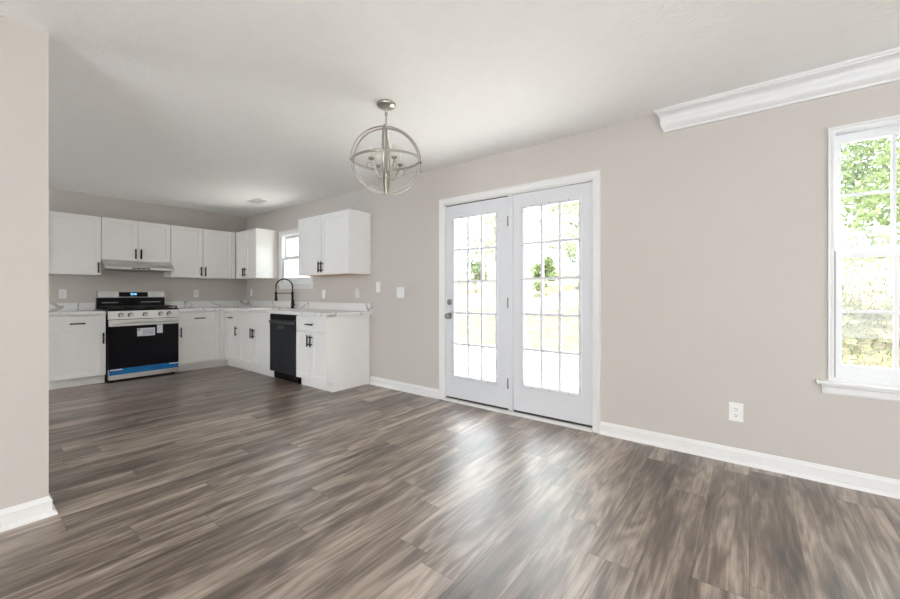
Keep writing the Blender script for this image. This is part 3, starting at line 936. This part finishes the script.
# ceiling register
cv = thing('ceiling_vent', 'white metal air register in the kitchen ceiling', 'vent', (-5.575, -0.475, H))
MB().box(-0.165, 0.165, -0.085, -0.065, -0.008, -0.0005).box(-0.165, 0.165, 0.065, 0.085, -0.008, -0.0005).box(-0.165, -0.145, -0.065, 0.065, -0.008, -0.0005).box(0.145, 0.165, -0.065, 0.065, -0.008, -0.0005).build('frame', M_trim, cv)
mb = MB()
for k in range(8):
    y = -0.057+k*0.0163
    mb.prism([(y, -0.002), (y+0.012, -0.010), (y+0.0135, -0.010), (y+0.0015, -0.002)], (-0.145, 0, 0), (0.145, 0, 0), (0, 1, 0), (0, 0, 1))
mb.build('louvres', M_trim, cv)
MB().box(-0.145, 0.145, -0.065, 0.065, -0.0018, -0.0005).build('duct_backing', M_slot, cv)

# ------------------------------------------------------------------ chandelier
CZ = 2.043
ch = thing('chandelier', 'satin nickel orb chandelier with four candle arms hanging from the ceiling', 'chandelier', (-2.000, -1.330, H))
cz = CZ-H
MB().lathe([(0.064, -0.0005), (0.066, -0.010), (0.060, -0.022), (0.030, -0.030), (0.012, -0.033)], 32).build('canopy', M_nickel, ch)
ringpts = []
for k in range(20):
    a = 2*PI*k/20
    ringpts.append((math.cos(a)*0.011, 0, -0.052+math.sin(a)*0.020))
MB().tube(ringpts, 0.0028, 6, True).build('hanging_loop', M_nickel, ch)
MB().tube([(0, 0, -0.068), (0, 0, cz+0.225)], 0.0055, 10).lathe([(0.011, -0.066), (0.011, -0.082)], 14).build('stem', M_nickel, ch)
to_cam = Vector((2.0, -1.87, 0)).normalized()
side = Vector((to_cam.y, -to_cam.x, 0)) * -1
def yawf(a):
    """vertical hoop whose axis is to_cam turned by a"""
    m = Matrix.Rotation(rad(a), 3, 'Z')
    return (m @ side, Vector((0, 0, 1)), m @ to_cam)
C0 = (0, 0, cz)
MB().band(C0, 0.239, 0.016, 0.006, yawf(2)).build('ring', M_nickel, ch)
MB().band(C0, 0.223, 0.016, 0.006, yawf(-5)).build('ring', M_nickel, ch)
MB().band(C0, 0.231, 0.016, 0.006, yawf(85)).build('ring', M_nickel, ch)
tilt = Matrix.Rotation(rad(3), 3, 'X')
MB().band(C0, 0.231, 0.016, 0.006, (tilt @ Vector((1, 0, 0)), tilt @ Vector((0, 1, 0)), tilt @ Vector((0, 0, 1)))).build('ring', M_nickel, ch)
for s in (-1, 1):
    p = side*s*0.236
    MB().lathe([(0.003, -0.012), (0.011, -0.006), (0.012, 0.004), (0.006, 0.011)], 14, (p.x, p.y, cz)).build('finial_bolt', M_nickeld, ch)
MB().lathe([(0.006, cz+0.232), (0.009, cz+0.10), (0.0085, cz-0.06), (0.016, cz-0.085), (0.020, cz-0.105), (0.014, cz-0.118), (0.008, cz-0.130), (0.006, cz-0.232)], 18).build('column', M_nickel, ch)
a0 = math.atan2(to_cam.y, to_cam.x)
for k in range(4):
    a = a0+rad(28)+k*PI/2
    d = Vector((math.cos(a), math.sin(a), 0))
    pts = []
    for q in range(0, 21):       # S-curve from the hub out and up to the cup
        s = q/20
        r = 0.015+0.098*s
        z = -0.100-0.035*math.sin(PI*min(1, s*1.35))+0.085*max(0, (s-0.35)/0.65)**1.6
        pts.append(d*r+Vector((0, 0, cz+z)))
    mb = MB().tube(pts, 0.0042, 8)
    sc = []
    for q in range(0, 19):       # little scroll under the cup
        t_ = q/18
        ang = -PI*0.5+2*PI*0.85*t_
        rr = 0.030*(1-0.55*t_)
        sc.append(d*(0.113+0.006+rr*math.cos(ang))+Vector((0, 0, cz-0.055+rr*math.sin(ang))))
    mb.tube(sc, 0.003, 6)
    arm = mb.build('arm', M_nickel, ch)
    e = d*0.113
    MB().lathe([(0.004, cz-0.022), (0.018, cz-0.014), (0.022, cz-0.004), (0.010, cz-0.002)], 16, (e.x, e.y, 0)).build('cup', M_nickeld, arm)
    MB().lathe([(0.0105, cz-0.004), (0.0105, cz+0.072), (0.007, cz+0.074)], 14, (e.x, e.y, 0)).build('candle_sleeve', M_candle, arm)

# ------------------------------------------------------------------ outdoors
def gh(x, y):
    """hillside height: level behind the house, then rising"""
    def ss(a, b, v):
        t = min(1, max(0, (v-a)/(b-a))); return t*t*(3-2*t)
    z = -0.14+1.75*ss(3.5, 15, y)+0.09*max(0, y-15)
    z += ss(-2.0, 3.0, x)*ss(5, 15, y)*0.55
    z += 0.05*math.sin(x*1.3+y*0.7)*ss(4, 9, y)
    return z
mb = MB()
xs = [-46+i*1.5 for i in range(54)]
ys = [0.16+i*0.9 for i in range(60)]
grid = [[mb.bm.verts.new((x, y, gh(x, y))) for x in xs] for y in ys]
for i in range(len(ys)-1):
    for j in range(len(xs)-1):
        mb.bm.faces.new((grid[i][j], grid[i][j+1], grid[i+1][j+1], grid[i+1][j])).smooth = True
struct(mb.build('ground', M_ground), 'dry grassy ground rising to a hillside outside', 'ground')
struct(MB().box(-8.5, 0.1, 0.16, 4.2, -0.20, -0.06).build('patio', M_conc, bevel=0.01), 'pale concrete patio outside the double door', 'patio')

def leaf_cloud(centres, n, size, seed):
    """n folded leaves scattered in the shells of the given (x,y,z,r) clusters"""
    rng = np.random.default_rng(seed)
    cs = np.array(centres, float)
    w = cs[:, 3]**2; w /= w.sum()
    idx = rng.choice(len(cs), n, p=w)
    d = rng.normal(size=(n, 3)); d /= np.linalg.norm(d, axis=1, keepdims=True)
    r = cs[idx, 3]*rng.uniform(0.25, 1.0, n)**0.5
    c = cs[idx, :3]+d*r[:, None]*np.array([1, 1, 0.75])
    a = rng.normal(size=(n, 3)); a /= np.linalg.norm(a, axis=1, keepdims=True)
    b = np.cross(a, rng.normal(size=(n, 3))); b /= np.linalg.norm(b, axis=1, keepdims=True)
    nn = np.cross(a, b)
    s = size*rng.uniform(0.6, 1.3, n)[:, None]
    v = np.stack([c-a*s, c+b*s*0.45+nn*s*0.18, c+a*s, c-b*s*0.45+nn*s*0.18], 1).reshape(-1, 3)
    i0 = np.arange(n)*4
    f = np.concatenate([np.stack([i0, i0+1, i0+2], 1), np.stack([i0, i0+2, i0+3], 1)])
    return v, f

def tree(name, label, x, y, h, crown_r, base_frac, nleaf, lsize, lm, bm_, seed, trunk_r=0.12, group=None, cat='tree', lean=(0, 0), nclu=26):
    rnd = random.Random(seed)
    z0 = gh(x, y)-0.03
    t = thing(name, label, cat, (x, y, z0), 0, group)
    top = Vector((lean[0], lean[1], h*0.80))
    trunk = []
    for k in range(9):
        s = k/8
        trunk.append(Vector((top.x*s+0.05*math.sin(3*s+seed), top.y*s+0.05*math.cos(2.3*s+seed), top.z*s)))
    MB().tube(trunk, trunk_r, 10, radii=[trunk_r*(1.25-0.95*k/8) for k in range(9)]).build('trunk', bm_, t)
    clusters = []
    mb = MB()
    cz0 = h*base_frac
    for k in range(nclu):
        a = rnd.uniform(0, 2*PI); s = rnd.random()
        zz = cz0+(h-cz0)*s
        prof = math.sin(PI*(0.18+0.74*s))
        rr = crown_r*prof*rnd.uniform(0.35, 0.85)
        ax = lean[0]*s
        ay = lean[1]*s
        p = Vector((ax+math.cos(a)*rr, ay+math.sin(a)*rr, zz))
        clusters.append((p.x, p.y, p.z, crown_r*rnd.uniform(0.28, 0.46)))
        if k < 14:
            tb = trunk[min(8, max(1, int(8*min(1, (zz*0.75)/(h*0.8)))))]
            mid = tb.lerp(p, 0.5)+Vector((0, 0, 0.12*crown_r))
            mb.tube([tb, mid, p], 0.02, 6, radii=[trunk_r*0.35, trunk_r*0.22, trunk_r*0.08])
    mb.build('branches', bm_, t)
    v, f = leaf_cloud(clusters, nleaf, lsize, seed)
    me = bpy.data.meshes.new('foliage')
    me.from_pydata(v.tolist(), [], f.tolist())
    me.materials.append(lm)
    o = bpy.data.objects.new('foliage', me)
    COL.objects.link(o); o.parent = t
    o['kind'] = 'stuff'
    return t

# behind the right-hand window
tree('leafy_tree', 'large bright green tree filling the top of the right-hand window', 3.3, 7.9, 7.2, 3.3, 0.27, 9500, 0.08, M_leaf, M_bark, 3, 0.16, lean=(-0.3, -0.4), nclu=36)
tree('leafy_tree', 'slender green tree farther up the hill behind the right-hand window', 5.0, 17.5, 7.5, 3.0, 0.25, 5000, 0.14, M_leafd, M_bark, 9, 0.15)
# behind the double door
tree('bushy_shrub', 'round green shrub seen through the right half of the double door', -6.1, 10.4, 1.5, 0.62, 0.26, 2600, 0.055, M_leaf, M_bark, 12, 0.035, cat='shrub', nclu=18)
tree('bushy_shrub', 'smaller green shrub seen through the left half of the double door', -9.5, 10.9, 1.5, 0.55, 0.28, 2000, 0.055, M_leafd, M_bark, 14, 0.03, cat='shrub', nclu=16)
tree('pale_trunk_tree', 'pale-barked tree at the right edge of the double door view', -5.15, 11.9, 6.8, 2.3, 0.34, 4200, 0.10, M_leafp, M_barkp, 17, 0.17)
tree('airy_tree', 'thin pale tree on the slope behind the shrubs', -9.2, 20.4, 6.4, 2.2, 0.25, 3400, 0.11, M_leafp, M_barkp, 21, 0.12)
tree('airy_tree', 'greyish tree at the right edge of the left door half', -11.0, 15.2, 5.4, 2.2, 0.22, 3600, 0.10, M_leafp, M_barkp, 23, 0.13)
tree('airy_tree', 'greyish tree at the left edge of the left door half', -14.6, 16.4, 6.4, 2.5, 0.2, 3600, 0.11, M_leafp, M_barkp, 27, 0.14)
# far row along the top of the slope
rnd = random.Random(5)
for k, (x, y, lbl) in enumerate(((-25, 24, 'far tree on the slope, leftmost beyond the double door'), (-18, 28, 'far tree on the slope, between the two greyish trees'),
                                 (-10.3, 28, 'far tree on the slope behind the thin pale tree'),
                                 (2.6, 30, 'far tree on the slope at the left of the right-hand window'), (9.8, 22.5, 'far tree on the slope at the right of the right-hand window'))):
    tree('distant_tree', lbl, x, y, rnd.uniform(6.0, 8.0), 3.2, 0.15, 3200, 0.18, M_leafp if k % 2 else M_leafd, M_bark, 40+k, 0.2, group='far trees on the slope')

# dry grass and leaf litter on the bank below the right-hand window: uncountable
rng = np.random.default_rng(77)
n = 6000
x = rng.uniform(0.2, 5.5, n); y = rng.uniform(4.0, 15.5, n)
zz = np.array([gh(a, b) for a, b in zip(x, y)])
ang = rng.uniform(0, PI, n); hh = rng.uniform(0.04, 0.11, n); ww = rng.uniform(0.012, 0.03, n)
lean = rng.normal(scale=0.06, size=(n, 2))
b0 = np.stack([x-np.cos(ang)*ww, y-np.sin(ang)*ww, zz-0.02], 1)
b1 = np.stack([x+np.cos(ang)*ww, y+np.sin(ang)*ww, zz-0.02], 1)
tp = np.stack([x+lean[:, 0], y+lean[:, 1], zz+hh], 1)
vv = np.stack([b0, b1, tp], 1).reshape(-1, 3)
ff = np.arange(3*n).reshape(-1, 3)
me = bpy.data.meshes.new('dry_grass')
me.from_pydata(vv.tolist(), [], ff.tolist())
me.materials.append(M_tuft)
gr = bpy.data.objects.new('dry_grass', me)
COL.objects.link(gr)
tag(gr, 'dry yellow-green grass on the bank outside the right-hand window', 'grass')
gr['kind'] = 'stuff'
